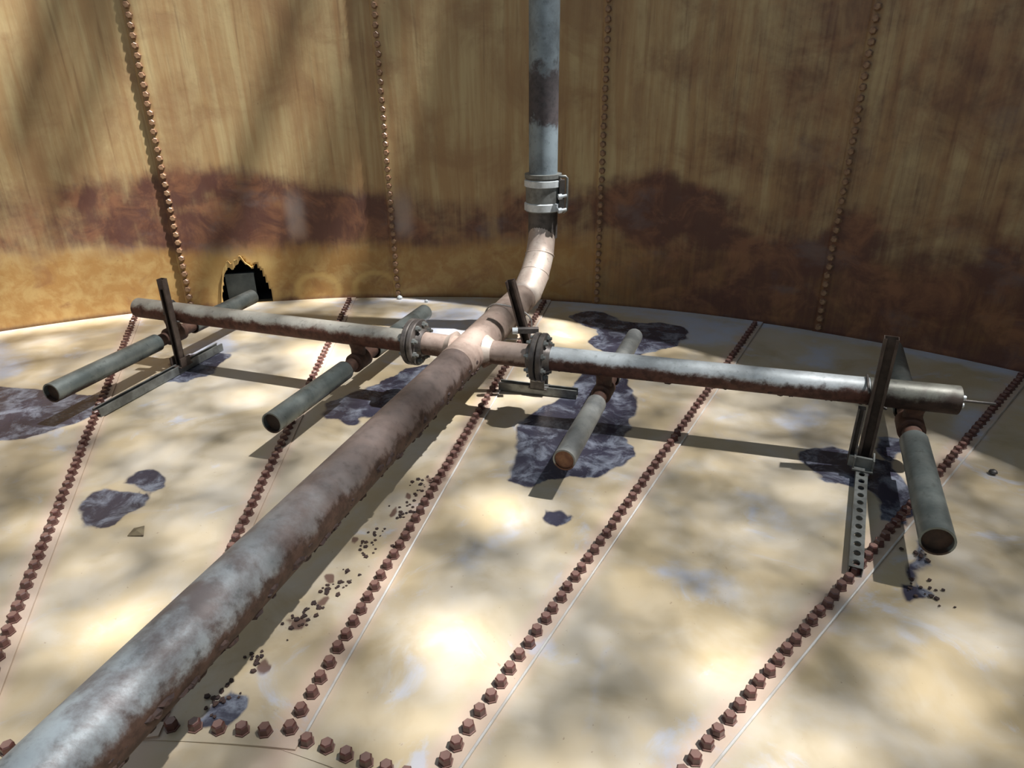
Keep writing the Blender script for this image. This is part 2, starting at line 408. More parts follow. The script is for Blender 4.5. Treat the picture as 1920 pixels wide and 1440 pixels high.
DEBRIS = [(-.33, 2.19, .05), (-.37, 2.08, .04), (-.41, 1.99, .05), (-.475, 1.85, .04), (-.53, 1.65, .04), (-.57, 1.55, .04), (-.61, 1.47, .05), (-.69, 1.33, .045), (-.29, 2.27, .035), (1.2, 1.54, .05)]
def floor_stain(x, y):
    wx = x + 0.16 * (fbm(x * 6, y * 6) - 0.5); wy = y + 0.16 * (fbm(x * 6 + 40, y * 6) - 0.5)
    navy = np.zeros_like(x); white = np.zeros_like(x); rust = np.zeros_like(x); seal = np.zeros_like(x)
    for p in NAVY: navy = np.maximum(navy, sstep(-0.03, 0.03, poly_sd(wx, wy, p)))
    for cx_, cy_, s_ in DEBRIS: rust = np.maximum(rust, 0.95 * sstep(s_, s_ * .2, np.hypot((wx - cx_) * 1.3, wy - cy_)))
    for p in WHITE: white = np.maximum(white, sstep(-0.10, 0.10, poly_sd(wx, wy, p)))
    for i, (a, b) in enumerate(SEAMS_VIEW):
        ax, ay = a; bx, by = b; L = math.hypot(bx - ax, by - ay); ex, ey = (bx - ax) / L, (by - ay) / L
        d = np.abs((x - ax) * ey - (y - ay) * ex); t = (x - ax) * ex + (y - ay) * ey
        seal = np.maximum(seal, sstep(0.07, 0.02, d))
        if i == 2:
            rust = np.maximum(rust, sstep(0.07, 0.01, d) * sstep(0.75, 1.2, t) * sstep(2.4, 1.7, t) * 0.62)
    rr = np.hypot(x - CX, y - CY)
    white = np.maximum(white, sstep(R - 0.22, R - 0.04, rr) * (0.5 + 0.45 * sstep(-.2, .5, x)))
    return np.stack([navy, white, rust, seal], 1)

angs = [math.atan2(b[1] - CY, b[0] - CX) for a, b in SEAMS_VIEW]           # decreasing left to right
rest = 2 * math.pi - (angs[0] - angs[-1])
seams = [((np.array(a), np.array(b)), True) for a, b in SEAMS_VIEW]
for k in range(1, 17):
    th = angs[-1] - rest * k / 17
    c, s = math.cos(th), math.sin(th)
    seams.append(((np.array((CX + R_IN * c, CY + R_IN * s)), np.array((CX + R * c, CY + R * s))), False))

floor = MB()
ring = 96
fv = [(CX, CY, -0.03)] + [(CX + (R + 0.12) * math.cos(2 * math.pi * k / ring), CY + (R + 0.12) * math.sin(2 * math.pi * k / ring), -0.03) for k in range(ring)]
fv += [(x, y, -0.010) for x, y, z in fv]
ff = []
for k in range(ring):
    k2 = (k + 1) % ring
    ff += [(0, 1 + k2, 1 + k), (ring + 1, ring + 2 + k, ring + 2 + k2), (1 + k, 1 + k2, ring + 2 + k2, ring + 2 + k)]
floor.add(fv, ff)
M_SUB = simple('floor_bedding', (0.30, 0.24, 0.15), (0.22, 0.17, 0.10), 6, 0.8)
floor_obj = tag(floor.build('floor', M_SUB), 'bolted steel tank floor of wedge plates with tan coating', 'floor', kind='structure')

LAP = 0.034; TH = 0.007
def make_plate(s0, s1, fine):
    """plate between seam s0 (its left side, tucked under) and s1 (its right side, lapping over)"""
    (a0, b0), (a1, b1) = s0, s1
    nu, nv = (52, 150) if fine else (8, 12)
    u = np.linspace(0, 1, nu + 1); v = np.linspace(0, 1, nv + 1)
    U, Vv = np.meshgrid(u, v, indexing='ij')
    I = a0[None, None] * (1 - U[..., None]) + a1[None, None] * U[..., None]
    th0 = math.atan2(b0[1] - CY, b0[0] - CX); th1 = math.atan2(b1[1] - CY, b1[0] - CX)
    if th1 > th0: th1 -= 2 * math.pi
    th = th0 + (th1 - th0) * U
    O = np.stack([CX + (R + 0.004) * np.cos(th), CY + (R + 0.004) * np.sin(th)], -1)
    P = I * (1 - Vv[..., None]) + O * Vv[..., None]
    # push both side edges outwards so that neighbouring plates lap
    d0 = (b0 - a0) / np.linalg.norm(b0 - a0); d1 = (b1 - a1) / np.linalg.norm(b1 - a1)
    n0 = np.array((-d0[1], d0[0])); n1 = np.array((d1[1], -d1[0]))
    P = P + n0 * LAP * ((1 - U) ** 6)[..., None] + n1 * LAP * (U ** 6)[..., None]
    # inner edge laps over the centre plate
    P = P - ((I - np.array((CX, CY))) / R_IN) * (LAP * (1 - Vv) ** 8)[..., None]
    top = TH * U ** 1.0 + 0.0
    X = P[..., 0].ravel(); Y = P[..., 1].ravel(); Z = top.ravel()
    nvt = nv + 1
    faces = [(i * nvt + j, (i + 1) * nvt + j, (i + 1) * nvt + j + 1, i * nvt + j + 1) for i in range(nu) for j in range(nv)]
    faces = [f[::-1] for f in faces]
    N = len(X); verts = list(zip(X, Y, Z))
    rim = [(i, 0) for i in range(nu)] + [(nu, j) for j in range(nv)] + [(i, nv) for i in range(nu, 0, -1)] + [(0, j) for j in range(nv, 0, -1)]
    ids = [i * nvt + j for i, j in rim]
    low = [N + k for k in range(len(ids))]; top2 = [N + len(ids) + k for k in range(len(ids))]
    verts += [(X[q], Y[q], Z[q] - TH) for q in ids] + [(X[q], Y[q], Z[q]) for q in ids]
    for k in range(len(ids)):
        k2 = (k + 1) % len(ids)
        faces.append((top2[k], low[k], low[k2], top2[k2]))
    mb = MB(); mb.add(verts, faces, None, False)
    mb.sm = [True] * (nu * nv) + [False] * (len(faces) - nu * nv)
    o = mb.build('floor_plate', M_FLOOR, floor_obj)
    va = np.array(verts)
    stain_attr(o.data, floor_stain(va[:, 0], va[:, 1]))
    return o

plates = []
for k in range(len(seams)):
    s0 = seams[k - 1][0]; s1 = seams[k][0]
    fine = k in (0, 1, 2, 3, 4, 5)
    plates.append(make_plate(s0, s1, fine))

for k in range(2, 5):
    (a, b_), _v = seams[k]
    d_ = (b_ - a) / np.linalg.norm(b_ - a); n_ = np.array((d_[1], -d_[0]))
    p0 = a + n_ * (LAP + .001); p1 = b_ + n_ * (LAP + .001) - d_ * .02
    q0 = plates[k]
    MB().sweep([(p0[0], p0[1], .004), (p1[0], p1[1], .004)], .0042, 6).build('lap_highlight', M_LAPHI, q0)  # pale strip painted as the bright highlight along the lap edge
# centre plate: a polygon under the inner ends of the wedges
cp = MB()
inner = [s[0][0] for s in seams]
gx, gy = [], []
cv = [(CX, CY, -0.001)]
NR = 26
pts = []
for i in range(len(inner)):
    p, q = inner[i], inner[(i + 1) % len(inner)]
    for t in np.linspace(0, 1, 7)[:-1]: pts.append(p * (1 - t) + q * t)
np_ = len(pts)
for r in range(1, NR + 1):
    for p in pts:
        cv.append((CX + (p[0] - CX) * 1.04 * r / NR, CY + (p[1] - CY) * 1.04 * r / NR, -0.001))
cf = [(0, 1 + (k + 1) % np_, 1 + k) for k in range(np_)]
for r in range(NR - 1):
    for k in range(np_):
        k2 = (k + 1) % np_
        cf.append((1 + r * np_ + k, 1 + r * np_ + k2, 1 + (r + 1) * np_ + k2, 1 + (r + 1) * np_ + k))
cp.add(cv, cf, None, True)
cpo = cp.build('center_plate', M_FLOOR, floor_obj)
va = np.array(cv); stain_attr(cpo.data, floor_stain(va[:, 0], va[:, 1]))

# bolt caps: washer + square-ish hex cap with a bevelled top
def bolt_mesh(name, mat, w, hgt, seg=6):
    mb = MB(); r = w / 2
    mb.lathe((0, 0, 0), (0, 0, 1), [(-0.002, r * 1.18), (0.003, r * 1.18), (0.003, r), (hgt * 0.86, r * 0.98), (hgt, r * 0.78)], seg)
    mb.sm = [False] * len(mb.f)
    return mb.mesh(name, mat)
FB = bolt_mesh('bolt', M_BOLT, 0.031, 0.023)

def put_bolt(name, me, loc, normal, parent):
    o = bpy.data.objects.new(name, me); COL.objects.link(o)
    q = Vector(normal).to_track_quat('Z', 'Y').to_matrix().to_4x4()
    j = Vector((random.uniform(-.002, .002), random.uniform(-.002, .002), 0))
    o.matrix_world = Matrix.Translation(Vector(loc) + j) @ q @ Matrix.Rotation(random.uniform(0, math.pi), 4, 'Z')
    o.parent = parent
    return o

def bolts_stuff(name, me, spots, parent, mat):
    """far or hidden bolts, too small to pick apart: one joined part"""
    mb = MB()
    vs = [Vector(v.co) for v in me.vertices]; fs = [tuple(p.vertices) for p in me.polygons]
    for loc, nrm in spots:
        q = Matrix.Translation(loc) @ Vector(nrm).to_track_quat('Z', 'Y').to_matrix().to_4x4() @ Matrix.Rotation(random.uniform(0, 3), 4, 'Z')
        mb.add([q @ v for v in vs], fs)
    o = mb.build(name, mat, parent); o['kind'] = 'stuff'
    return o

CAMP = np.array((0, 0, 1.4))
def in_view(p, margin=1.03):
    d = np.array(p) - CAMP
    cp_, sp_ = math.cos(.4252), math.sin(.4252)
    w = d[1] * cp_ - d[2] * sp_
    if w < 0.05: return False
    x = d[0] / w * 1267.35; y = (d[1] * sp_ + d[2] * cp_) / w * 1267.35
    return abs(x) < 960 * margin and abs(y) < 720 * margin

far = []
STEP = 0.0495
for k, (s, view) in enumerate(seams):
    a, b = s
    L = np.linalg.norm(b - a); d = (b - a) / L
    nb = int((L - 0.03) / STEP)
    for i in range(nb):
        p = a + d * (0.012 + i * STEP)
        if i == 0 and not view: continue
        loc = (p[0], p[1], TH + 0.001)
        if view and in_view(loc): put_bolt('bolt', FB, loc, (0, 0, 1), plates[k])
        else: far.append((loc, (0, 0, 1)))
# ring of bolts along the inner polygon
for k in range(len(inner)):
    p, q = inner[k - 1], inner[k]
    L = np.linalg.norm(q - p); n = max(2, int(round(L / 0.053)))
    for i in range(1, n):
        t = i / n; w = p * (1 - t) + q * t
        loc = (w[0], w[1], TH * t + 0.001)
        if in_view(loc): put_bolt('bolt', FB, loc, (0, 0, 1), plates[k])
        else: far.append((loc, (0, 0, 1)))
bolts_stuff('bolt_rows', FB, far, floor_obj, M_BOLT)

# ---------------------------------------------------------------- round wall
wall_obj = tag(empty('wall_back'), 'curved bolted steel tank wall, tan coating with a rusty tide band', 'wall', kind='structure')
WSEAM = [1.8605, 1.5660, 1.2710, 0.9770]
wrest = 2 * math.pi - (WSEAM[0] - WSEAM[-1])
WSEAM += [WSEAM[-1] - wrest * k / 18 for k in range(1, 18)]
HOLE_T, HOLE_W, HOLE_H = 1.7855, 0.165, 0.305      # hole centre angle, half width, height

def hole_edge(s):
    """height of the jagged hole outline at arc offset s from its centre"""
    e = np.clip(1 - np.abs((s - 0.01) / HOLE_W) ** 2.3, 0, None) ** 0.5
    return HOLE_H * e * (0.95 + 0.07 * np.sin(s * 60 + 1.0) + 0.03 * np.sin(s * 150))

def wall_stain(th, z):
    th = np.where(th < -1.4, th + 2 * math.pi, th)
    s = th * R
    n1 = fbm(s * 1.3, z * 0 + 3.0, 3); n2 = fbm(s * 4, z * 3 + 8)
    top = 0.80 + 0.42 * (n1 - 0.5)
    bot = 0.36 + 0.22 * (fbm(s * 1.1 + 30, z * 0 + 5.0, 3) - 0.5) + 0.12 * sstep(1.80, 1.95, th)
    dark = sstep(top + 0.13, top - 0.13, z) * sstep(bot - 0.16, bot + 0.12, z)
    dark *= 0.62 + 0.42 * sstep(0.34, 0.60, n2)
    dark -= 0.55 * sstep(1.78, 1.90, th) * sstep(0.50, 0.30, z)
    # right-hand side of the wall coloured darker to stand in for its shade
    dark = np.maximum(dark, 0.85 * sstep(1.50, 1.05, th) * sstep(0.85, 0.35, z))
    dark = np.maximum(dark, 0.52 * sstep(1.50, 0.98, th))
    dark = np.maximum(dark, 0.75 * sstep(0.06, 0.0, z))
    gold = np.zeros_like(z); pale = np.zeros_like(z)
    for t0, rw in ((1.682, 0.15), (1.598, 0.155)):
        d = np.hypot((s - t0 * R) / rw, (z - 0.07) / 0.115)
        gold = np.maximum(gold, sstep(0.22, 0.05, np.abs(d - 0.95)) * sstep(-0.02, 0.06, z) * 0.75)
    gold = np.maximum(gold, sstep(0.10, 0.0, np.abs(s - HOLE_T * R) - HOLE_W) * sstep(0.46, 0.30, z) * 0.45)
    for t0, w_ in ((1.55, 0.10), (1.70, 0.09)):
        pale = np.maximum(pale, sstep(w_, 0.02, np.abs(s - t0 * R)) * sstep(0.80, 0.62, z) * sstep(0.38, 0.5, z) * 0.6)
    return np.stack([dark, gold, pale, np.ones_like(z)], 1)

WB = bolt_mesh('bolt', M_WBOLT, 0.036, 0.022)
WLAP = 0.030
wfar = []
panels = []
for k in range(len(WSEAM)):
    t_left = WSEAM[k]; t_right = WSEAM[(k + 1) % len(WSEAM)]
    if t_right > t_left: t_right -= 2 * math.pi
    fine = k in (0, 1, 2, 3, len(WSEAM) - 1)
    holed = k == 0
    nu, nz = (112, 196) if holed else ((64, 90) if fine else (10, 6))
    ths = np.linspace(t_left + WLAP / R, t_right - WLAP / R, nu + 1)
    zs = np.linspace(-0.008, WALL_H, nz + 1)
    U = np.linspace(0, 1, nu + 1)
    rad = R - 0.006 * (1 - U)             # the left edge of each panel laps inside its neighbour
    T, Z = np.meshgrid(ths, zs, indexing='ij'); RR = np.repeat(rad[:, None], nz + 1, 1)
    X = CX + RR * np.cos(T); Y = CY + RR * np.sin(T)
    keep = np.ones((nu, nz), bool)
    if holed:
        sc_ = (0.5 * (T[:-1, :-1] + T[1:, 1:]) - HOLE_T) * -R
        zc_ = 0.5 * (Z[:-1, :-1] + Z[1:, 1:])
        keep = ~((zc_ < hole_edge(sc_)) & (np.abs(sc_) < HOLE_W + .02) & (zc_ > 0.012))
    nzt = nz + 1; N = X.size
    front = list(zip(X.ravel(), Y.ravel(), Z.ravel()))
    RB = RR + 0.0045
    back = list(zip((CX + RB * np.cos(T)).ravel(), (CY + RB * np.sin(T)).ravel(), Z.ravel()))
    faces = []; smooth = []
    edge = {}
    for i in range(nu):
        for j in range(nz):
            if keep[i, j]:
                q = (i * nzt + j, i * nzt + j + 1, (i + 1) * nzt + j + 1, (i + 1) * nzt + j)
                faces.append(q); smooth.append(True)
                faces.append(tuple(N + w for w in q[::-1])); smooth.append(True)
                for e in range(4):
                    a_, b_ = q[e], q[(e + 1) % 4]
                    if (b_, a_) in edge: del edge[(b_, a_)]
                    else: edge[(a_, b_)] = 1
    for a_, b_ in edge:
        faces.append((b_, a_, N + a_, N + b_)); smooth.append(False)
    mb = MB()
    pvv = list(zip((-T * R).ravel(), Z.ravel(), np.zeros(N)))
    mb.add(front + back, faces, pvv + pvv); mb.sm = smooth
    o = mb.build('wall_panel', M_WALL, wall_obj)
    st = wall_stain(T.ravel(), Z.ravel()); stain_attr(o.data, np.concatenate([st, st]))
    panels.append(o)
    # column of bolts on this panel's left lap
    th = t_left; nrm = (-math.cos(th), -math.sin(th), 0)
    for i in range(int(WALL_H / 0.052)):
        z = 0.035 + i * 0.052
        rr_ = R - 0.0075
        loc = (CX + rr_ * math.cos(th), CY + rr_ * math.sin(th), z)
        if in_view(loc) and k < 4: put_bolt('bolt', WB, loc, nrm, o)
        else: wfar.append((loc, nrm))
bolts_stuff('bolt_columns', WB, wfar, wall_obj, M_WBOLT)
# rolled angle round the top of the wall
tr = MB(); sg = 168
prof = [(R - 0.008, WALL_H - 0.05), (R + 0.012, WALL_H - 0.05), (R + 0.012, WALL_H + 0.006), (R + 0.07, WALL_H + 0.006), (R + 0.07, WALL_H + 0.012), (R - 0.008, WALL_H + 0.012)]
tv = [(CX + r * math.cos(2 * math.pi * k / sg), CY + r * math.sin(2 * math.pi * k / sg), z) for k in range(sg) for r, z in prof]
tf = [(k * 6 + i, k * 6 + (i + 1) % 6, ((k + 1) % sg) * 6 + (i + 1) % 6, ((k + 1) % sg) * 6 + i) for k in range(sg) for i in range(6)]
tr.add(tv, tf)
tag(tr.build('trim_1', M_STRUTB), 'rolled steel angle round the top of the tank wall', 'trim', kind='structure')

# recess behind the jagged hole
def wall_frame(th, r):
    """matrix: x along the wall to the right, y outwards, z up, origin on the floor at radius r"""
    c, s = math.cos(th), math.sin(th)
    m = Matrix(((s, c, 0, CX + r * c), (-c, s, 0, CY + r * s), (0, 0, 1, 0), (0, 0, 0, 1)))
    return m
m = wall_frame(HOLE_T, R)
rec = tag(empty('drain_recess', (m.translation.x, m.translation.y, 0)), 'black drain recess behind the jagged hole at the wall base', 'recess')
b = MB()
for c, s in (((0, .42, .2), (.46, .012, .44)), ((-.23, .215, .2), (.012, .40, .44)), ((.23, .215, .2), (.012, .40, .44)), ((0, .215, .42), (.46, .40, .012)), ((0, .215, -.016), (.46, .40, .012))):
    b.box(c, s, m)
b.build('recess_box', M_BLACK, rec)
MB().box((-.035, .10, .10), (.19, .012, .17), m).build('baffle_plate', M_SLATE, rec)
MB().box((-.035, .09, .19), (.20, .035, .012), m).build('baffle_lip', M_SLATE, rec)
# torn bright rim on the upper left of the hole
rim = MB(); rv = []; nr = 22
for k in range(nr + 1):
    sx = -HOLE_W * 0.98 + (HOLE_W * 1.55) * k / nr
    zz_ = float(hole_edge(np.array(sx))) ; w_ = 0.034 * math.sin(math.pi * min(1, k / nr * 1.25)) + 0.003 + 0.006 * math.sin(k * 2.1) ** 2
    for yy in (-0.018, -0.006):
        rv.append(m @ Vector((sx, yy, zz_ - 0.004))); rv.append(m @ Vector((sx, yy - 0.008, zz_ + w_)))
rf = []
for k in range(nr):
    q = 4 * k
    rf += [(q, q + 1, q + 5, q + 4), (q + 2, q + 6, q + 7, q + 3), (q + 1, q + 3, q + 7, q + 5), (q, q + 4, q + 6, q + 2)]
rim.add(rv, rf)
rim_o = rim.build('hole_rim', M_RIM, panels[0]); rim_o['label'] = 'torn yellow metal lip above the hole'

# ---------------------------------------------------------------- pipework
HZ = 0.30
A_M = 1.2644
UM = Vector((math.cos(A_M), math.sin(A_M), 0)); NM = Vector((-math.sin(A_M), math.cos(A_M), 0))
P0 = NM * 1.0167 + Vector((0, 0, HZ))
RM, RL, RN = 0.0796, 0.052, 0.045

def hollow(mb, A, B, r, wall=0.006, seg=28, lip=0.0):
    L = (Vector(B) - Vector(A)).length
    return mb.lathe(A, B, [(0, r), (L, r), (L, r - wall), (0, r - wall)], seg, closed=True)

header = tag(empty('header_pipe', (P0 + UM * 2.6).to_tuple()), 'thick rusty header pipe running from the tall riser down to the lower left', 'pipe')
b = MB(); b.lathe(P0 + UM * -0.35, P0 + UM * 2.44, [(0, RM), (1.0, RM), (2.0, RM), (2.79, RM)], 40)
b.build('pipe_run', M_MAIN, header)
b = MB(); b.lathe(P0 + UM * 2.42, P0 + UM * 3.42, [(0, RM + .001), (.012, RM + .0025), (.03, RM + .001), (.5, RM + .001), (1.0, RM)], 40)
b.build('cross_fitting', M_CROSS, header)
# mitred long bend up into the riser
RX, RY = 0.188, 3.905
e0 = P0 + UM * 3.40
ev = [e0, e0 + UM * 0.10 + Vector((0.004, 0, 0.012)), Vector((0.135, 3.735, 0.385)), Vector((0.168, 3.83, 0.475)), Vector((RX - .004, RY - .012, 0.585)), Vector((RX, RY, 0.70))]
def seg_chain(mb, pts, r):
    for i in range(len(pts) - 1):
        a, c = pts[i], pts[i + 1]; d = (c - a).normalized()
        mb.lathe(a - d * 0.008, c + d * 0.008, [(0, r * 0.985), (0.006, r), ((c - a).length + 0.010, r), ((c - a).length + 0.016, r * 0.985)], 32)
b = MB(); b.sweep(ev, [RM * 1.0, RM * 1.03, RM * 1.03, RM * 1.0, RM * 0.97, RM * 0.95], 32)
b.build('elbow', M_FIT, header)
b = MB()
for a, nx in ((ev[1], ev[2]), (ev[2], ev[3]), (ev[3], ev[4])):
    d = (nx - a).normalized()
    b.lathe(a - d * 0.006, a + d * 0.006, [(0, RM * 1.0), (0.004, RM * 1.055), (0.008, RM * 1.055), (0.012, RM * 1.0)], 32)
b.build('weld_bead', M_FIT, header)
b = MB(); b.lathe((RX, RY, 0.66), (RX, RY, 3.3), [(0, RM), (0.5, RM), (1.2, RM), (2.64, RM)], 36)
b.build('riser', M_RISER, header)
# clamp coupling on the riser
b = MB(); b.lathe((RX, RY, 0.71), (RX, RY, 0.89), [(0, RM + .004), (0.0, RM + .017), (0.18, RM + .017), (0.18, RM + .004)], 36)
bd = b.build('clamp_body', M_STRUT, header)
for z0, hh in ((0.715, 0.045), (0.845, 0.040)):
    MB().lathe((RX, RY, z0), (RX, RY, z0 + hh), [(0, RM + .018), (0.004, RM + .026), (hh - .004, RM + .026), (hh, RM + .018)], 36).build('clamp_band', M_CHROME, bd)
MB().lathe((RX, RY, 0.893), (RX, RY, 0.915), [(0, RM + .002), (0, RM + .024), (0.022, RM + .024), (0.022, RM + .002)], 36).build('coupling_collar', M_STRUT, bd)
lx = RX + RM + 0.03
MB().box((RX + RM + .022, RY - .045, .80), (.03, .05, .17)).build('clamp_lug', M_DARK, bd)
MB().sweep([(RX + RM - .02, RY - .055, .905), (RX + RM + .04, RY - .06, .905), (RX + RM + .05, RY - .06, .895), (RX + RM + .05, RY - .06, .72), (RX + RM + .03, RY - .06, .71)], 0.0075, 10).build('clamp_loop', M_STRUT, bd)
for z0 in (0.80, 0.725):
    MB().lathe((RX + RM + .0, RY - .095, z0), (RX + RM + .045, RY - .085, z0 + .006), [(0, .016), (.02, .016), (.02, .009), (.048, .009)], 6).build('clamp_bolt', M_CHROME, bd)
MB().lathe((RX, RY, 0.56), (RX, RY, 0.712), [(0, RM * .99), (0.0, RM + .004), (0.15, RM + .004), (0.152, RM * .99)], 36).build('rubber_sleeve', M_DARK, header)

def rust_scale(par, A, d, L, r, n, amin, amax, smax):
    """lumps of scale hanging on the underside of a pipe"""
    mb = MB(); w = d.cross(Vector((0, 0, 1))).normalized()
    for i in range(n):
        t = random.uniform(0, L); a = random.uniform(amin, amax); s = random.uniform(.3, 1) ** 2 * smax
        nr_ = w * math.cos(a) + Vector((0, 0, math.sin(a))); tg = d.cross(nr_)
        c = A + d * t + nr_ * (r - .002)
        vs = [c + d * (math.cos(q) * s * random.uniform(1, 2.4)) + tg * (math.sin(q) * s * random.uniform(.6, 1.2)) for q in (0, 1.26, 2.5, 3.8, 5.0)]
        vs += [c + nr_ * (s * random.uniform(.5, .9)) + (v_ - c) * .55 for v_ in vs]
        mb.add(vs, [(5, 6, 7, 8, 9)] + [(k, (k + 1) % 5, 5 + (k + 1) % 5, 5 + k) for k in range(5)])
    o = mb.build('rust_scale', M_CHIP, par); o['kind'] = 'stuff'
rust_scale(header, P0, UM, 2.5, RM, 220, -1.2, 0.1, .014)

XC = Vector((-0.185, 2.805, HZ))
UL = Vector((-1.996 - -0.44, 3.490 - 2.919, 0)).normalized(); UR = Vector((1.646 - .122, 2.246 - 2.717, 0)).normalized()
FL = Vector((-0.44, 2.912, HZ)); FR = Vector((0.122, 2.705, HZ))
for p in (FL, FR):
    b = MB(); d = (p - XC); L = d.length
    b.lathe(XC, p, [(0, RL), (L, RL)], 30); b.build('branch_stub', M_CROSS, header)
    dd = d.normalized()
    b = MB(); b.lathe(XC + dd * (RM - .005), XC + dd * (RM + .03), [(0, RL + .022), (.012, RL + .014), (.035, RL)], 30)
    b.build('weld_bead', M_FIT, header)

def flange(center, d, parent, nm='flange', half=0.0):
    b = MB(); d = d.normalized(); s = center + d * half
    b.lathe(s, s + d, [(0, RL - .002), (0, 0.103), (0.004, 0.107), (0.020, 0.107), (0.024, 0.103), (0.024, 0.066), (0.05, RL + .006), (0.05, RL - .002)], 40)
    return b.build(nm, M_FLANGE, parent)
def flange_bolts(center, d, parent):   # sub-parts of the lateral's flange
    d = d.normalized(); u = Vector((0, 0, 1)); w = d.cross(u).normalized()
    for k in range(8):
        a = 2 * math.pi * (k + .5) / 8
        p = center + (u * math.cos(a) + w * math.sin(a)) * 0.084
        b = MB(); b.lathe(p - d * .050, p + d * .044, [(0, .007), (.012, .007), (.012, .014), (.024, .014), (.024, .007), (.072, .007), (.072, .014), (.084, .014), (.084, .007), (.094, .007)], 6)
        b.sm = [False] * len(b.f)
        b.build('flange_bolt', M_STRUT, parent)
for p, d in ((FL, UL), (FR, UR)):
    flange(p, -d, header, half=0.002)

def nozzle(front, rear, cross, z, par, mat, rn, plug=None, depth=.02):
    f = Vector((*front, z)); r = Vector((*rear, z)); c = Vector((*cross, z))
    d = (r - f).normalized(); tc = (c - f).dot(d); c = f + d * tc
    for A, B in ((f, c - d * 0.135), (r, c + d * 0.135)):
        b = MB(); hollow(b, A, B, rn, 0.006, 28)
        o = b.build('nozzle_tube', mat, par)
        q = (B - A).normalized()
        MB().lathe(A + q * depth, A + q * (depth + .005), [(0, rn - .004), (.005, rn - .004)], 24).build('nozzle_end_disc', plug or M_INSIDE, par)  # disc coloured as the shade inside the open tube, unless a plug is given
    # rusty tee saddle below the lateral, with two short nipples
    b = MB(); b.lathe(c - d * 0.145, c + d * 0.145, [(0, rn * .72), (.29, rn * .72)], 24); b.build('nipple', M_RUST, par)
    b = MB(); b.lathe(c - d * 0.055, c + d * 0.055, [(0, rn * .9), (.006, rn * 1.02), (.104, rn * 1.02), (.11, rn * .9)], 24); b.build('tee', M_RUST, par)
    b = MB(); b.lathe(Vector((c.x, c.y, z)), Vector((c.x, c.y, HZ)), [(0, .034), (.06, .034), (HZ - z - RL + .03, .046), (HZ - z - RL + .04, .046)], 24); b.build('saddle', M_RUST, par)

# left lateral
LE = FL + UL * ((Vector((-1.996, 3.490, HZ)) - FL).length)
latl = tag(empty('lateral_pipe', LE.to_tuple()), 'long grey and rust lateral pipe reaching left of the header to the slim stand', 'pipe', 'lateral pipes of the cross')
b = MB(); hollow(b, FL + UL * 0.003, LE, RL, 0.006, 32); b.build('pipe_run', M_LATL, latl)
MB().lathe(LE - UL * .03, LE - UL * .025, [(0, RL - .004), (.005, RL - .004)], 24).build('end_disc', M_INSIDE, latl)
flange_bolts(FL, UL, flange(FL, UL, latl, half=0.002))
nozzle((-2.01, 2.68), (-1.62, 4.09), (-1.795, 3.42), 0.17, latl, M_NOZ, RN)
nozzle((-0.95, 2.37), (-0.50, 3.74), (-0.725, 3.02), 0.17, latl, M_NOZ, RN)

# right lateral
RE = FR + UR * ((Vector((1.646, 2.246, HZ)) - FR).length)
latr = tag(empty('lateral_pipe', RE.to_tuple()), 'pale galvanised lateral pipe reaching right of the header, rusty at its far end', 'pipe', 'lateral pipes of the cross')
sp = RE - UR * 0.30
b = MB(); b.lathe(FR + UR * 0.003, sp, [(0, RL), ((sp - FR).length - .003, RL)], 32); b.build('pipe_run', M_LATR, latr)
rust_scale(latr, FR, UR, 1.5, RL, 90, -2.6, -0.6, .009)
b = MB(); hollow(b, sp - UR * .004, RE, RL + .002, 0.008, 32); b.build('pipe_end', M_LATE, latr)
MB().lathe(RE - UR * .012, RE - UR * .006, [(0, RL - .004), (.006, RL - .004)], 24).build('end_disc', M_RUST, latr)
b = MB(); b.lathe(RE - UR * .03, RE + UR * .12, [(0, .0055), (.15, .0055)], 10); b.build('threaded_rod', M_DARK, latr)
for dz in (0.016, -0.014):
    b = MB(); c = RE + Vector((0, -.012, dz)); b.lathe(c - UR * .006, c + UR * .014, [(0, .010), (.020, .010)], 6); b.build('nut', M_CHROME, latr)
flange_bolts(FR, UR, flange(FR, UR, latr, half=0.002))
nozzle((0.18, 2.06), (0.64, 3.30), (0.41, 2.63), 0.17, latr, M_NOZD, RN * .92, M_RUSTP, .006)
nozzle((1.22, 1.58), (1.86, 3.07), (1.535, 2.28), 0.17, latr, M_NOZ, RN * 1.06)

# ---------------------------------------------------------------- stands of strut channel
def channel(A, B, openv, w=0.041, t=0.003, dpt=0.041, lip=0.008):
    """lipped U channel from A to B, its slot facing openv"""
    A = Vector(A); B = Vector(B); d = (B - A).normalized(); o = Vector(openv); o = (o - d * o.dot(d)).normalized(); s = d.cross(o)
    h = w / 2
    pr = [(-h, 0), (h, 0), (h, dpt), (h - lip, dpt), (h - lip, dpt - t), (h - t, dpt - t), (h - t, t), (-h + t, t), (-h + t, dpt - t), (-h + lip, dpt - t), (-h + lip, dpt), (-h, dpt)]
    n = len(pr); vs = [p + s * x + o * (y - dpt / 2) for p in (A, B) for x, y in pr]
    fs = [(i, (i + 1) % n, n + (i + 1) % n, n + i) for i in range(n)]
    for e in (0, n):
        for q in ((0, 1, 6, 7), (1, 2, 5, 6), (2, 3, 4, 5), (0, 7, 8, 11), (8, 9, 10, 11)):
            fs.append(tuple(e + i for i in (q if e else q[::-1])))
    return vs, fs

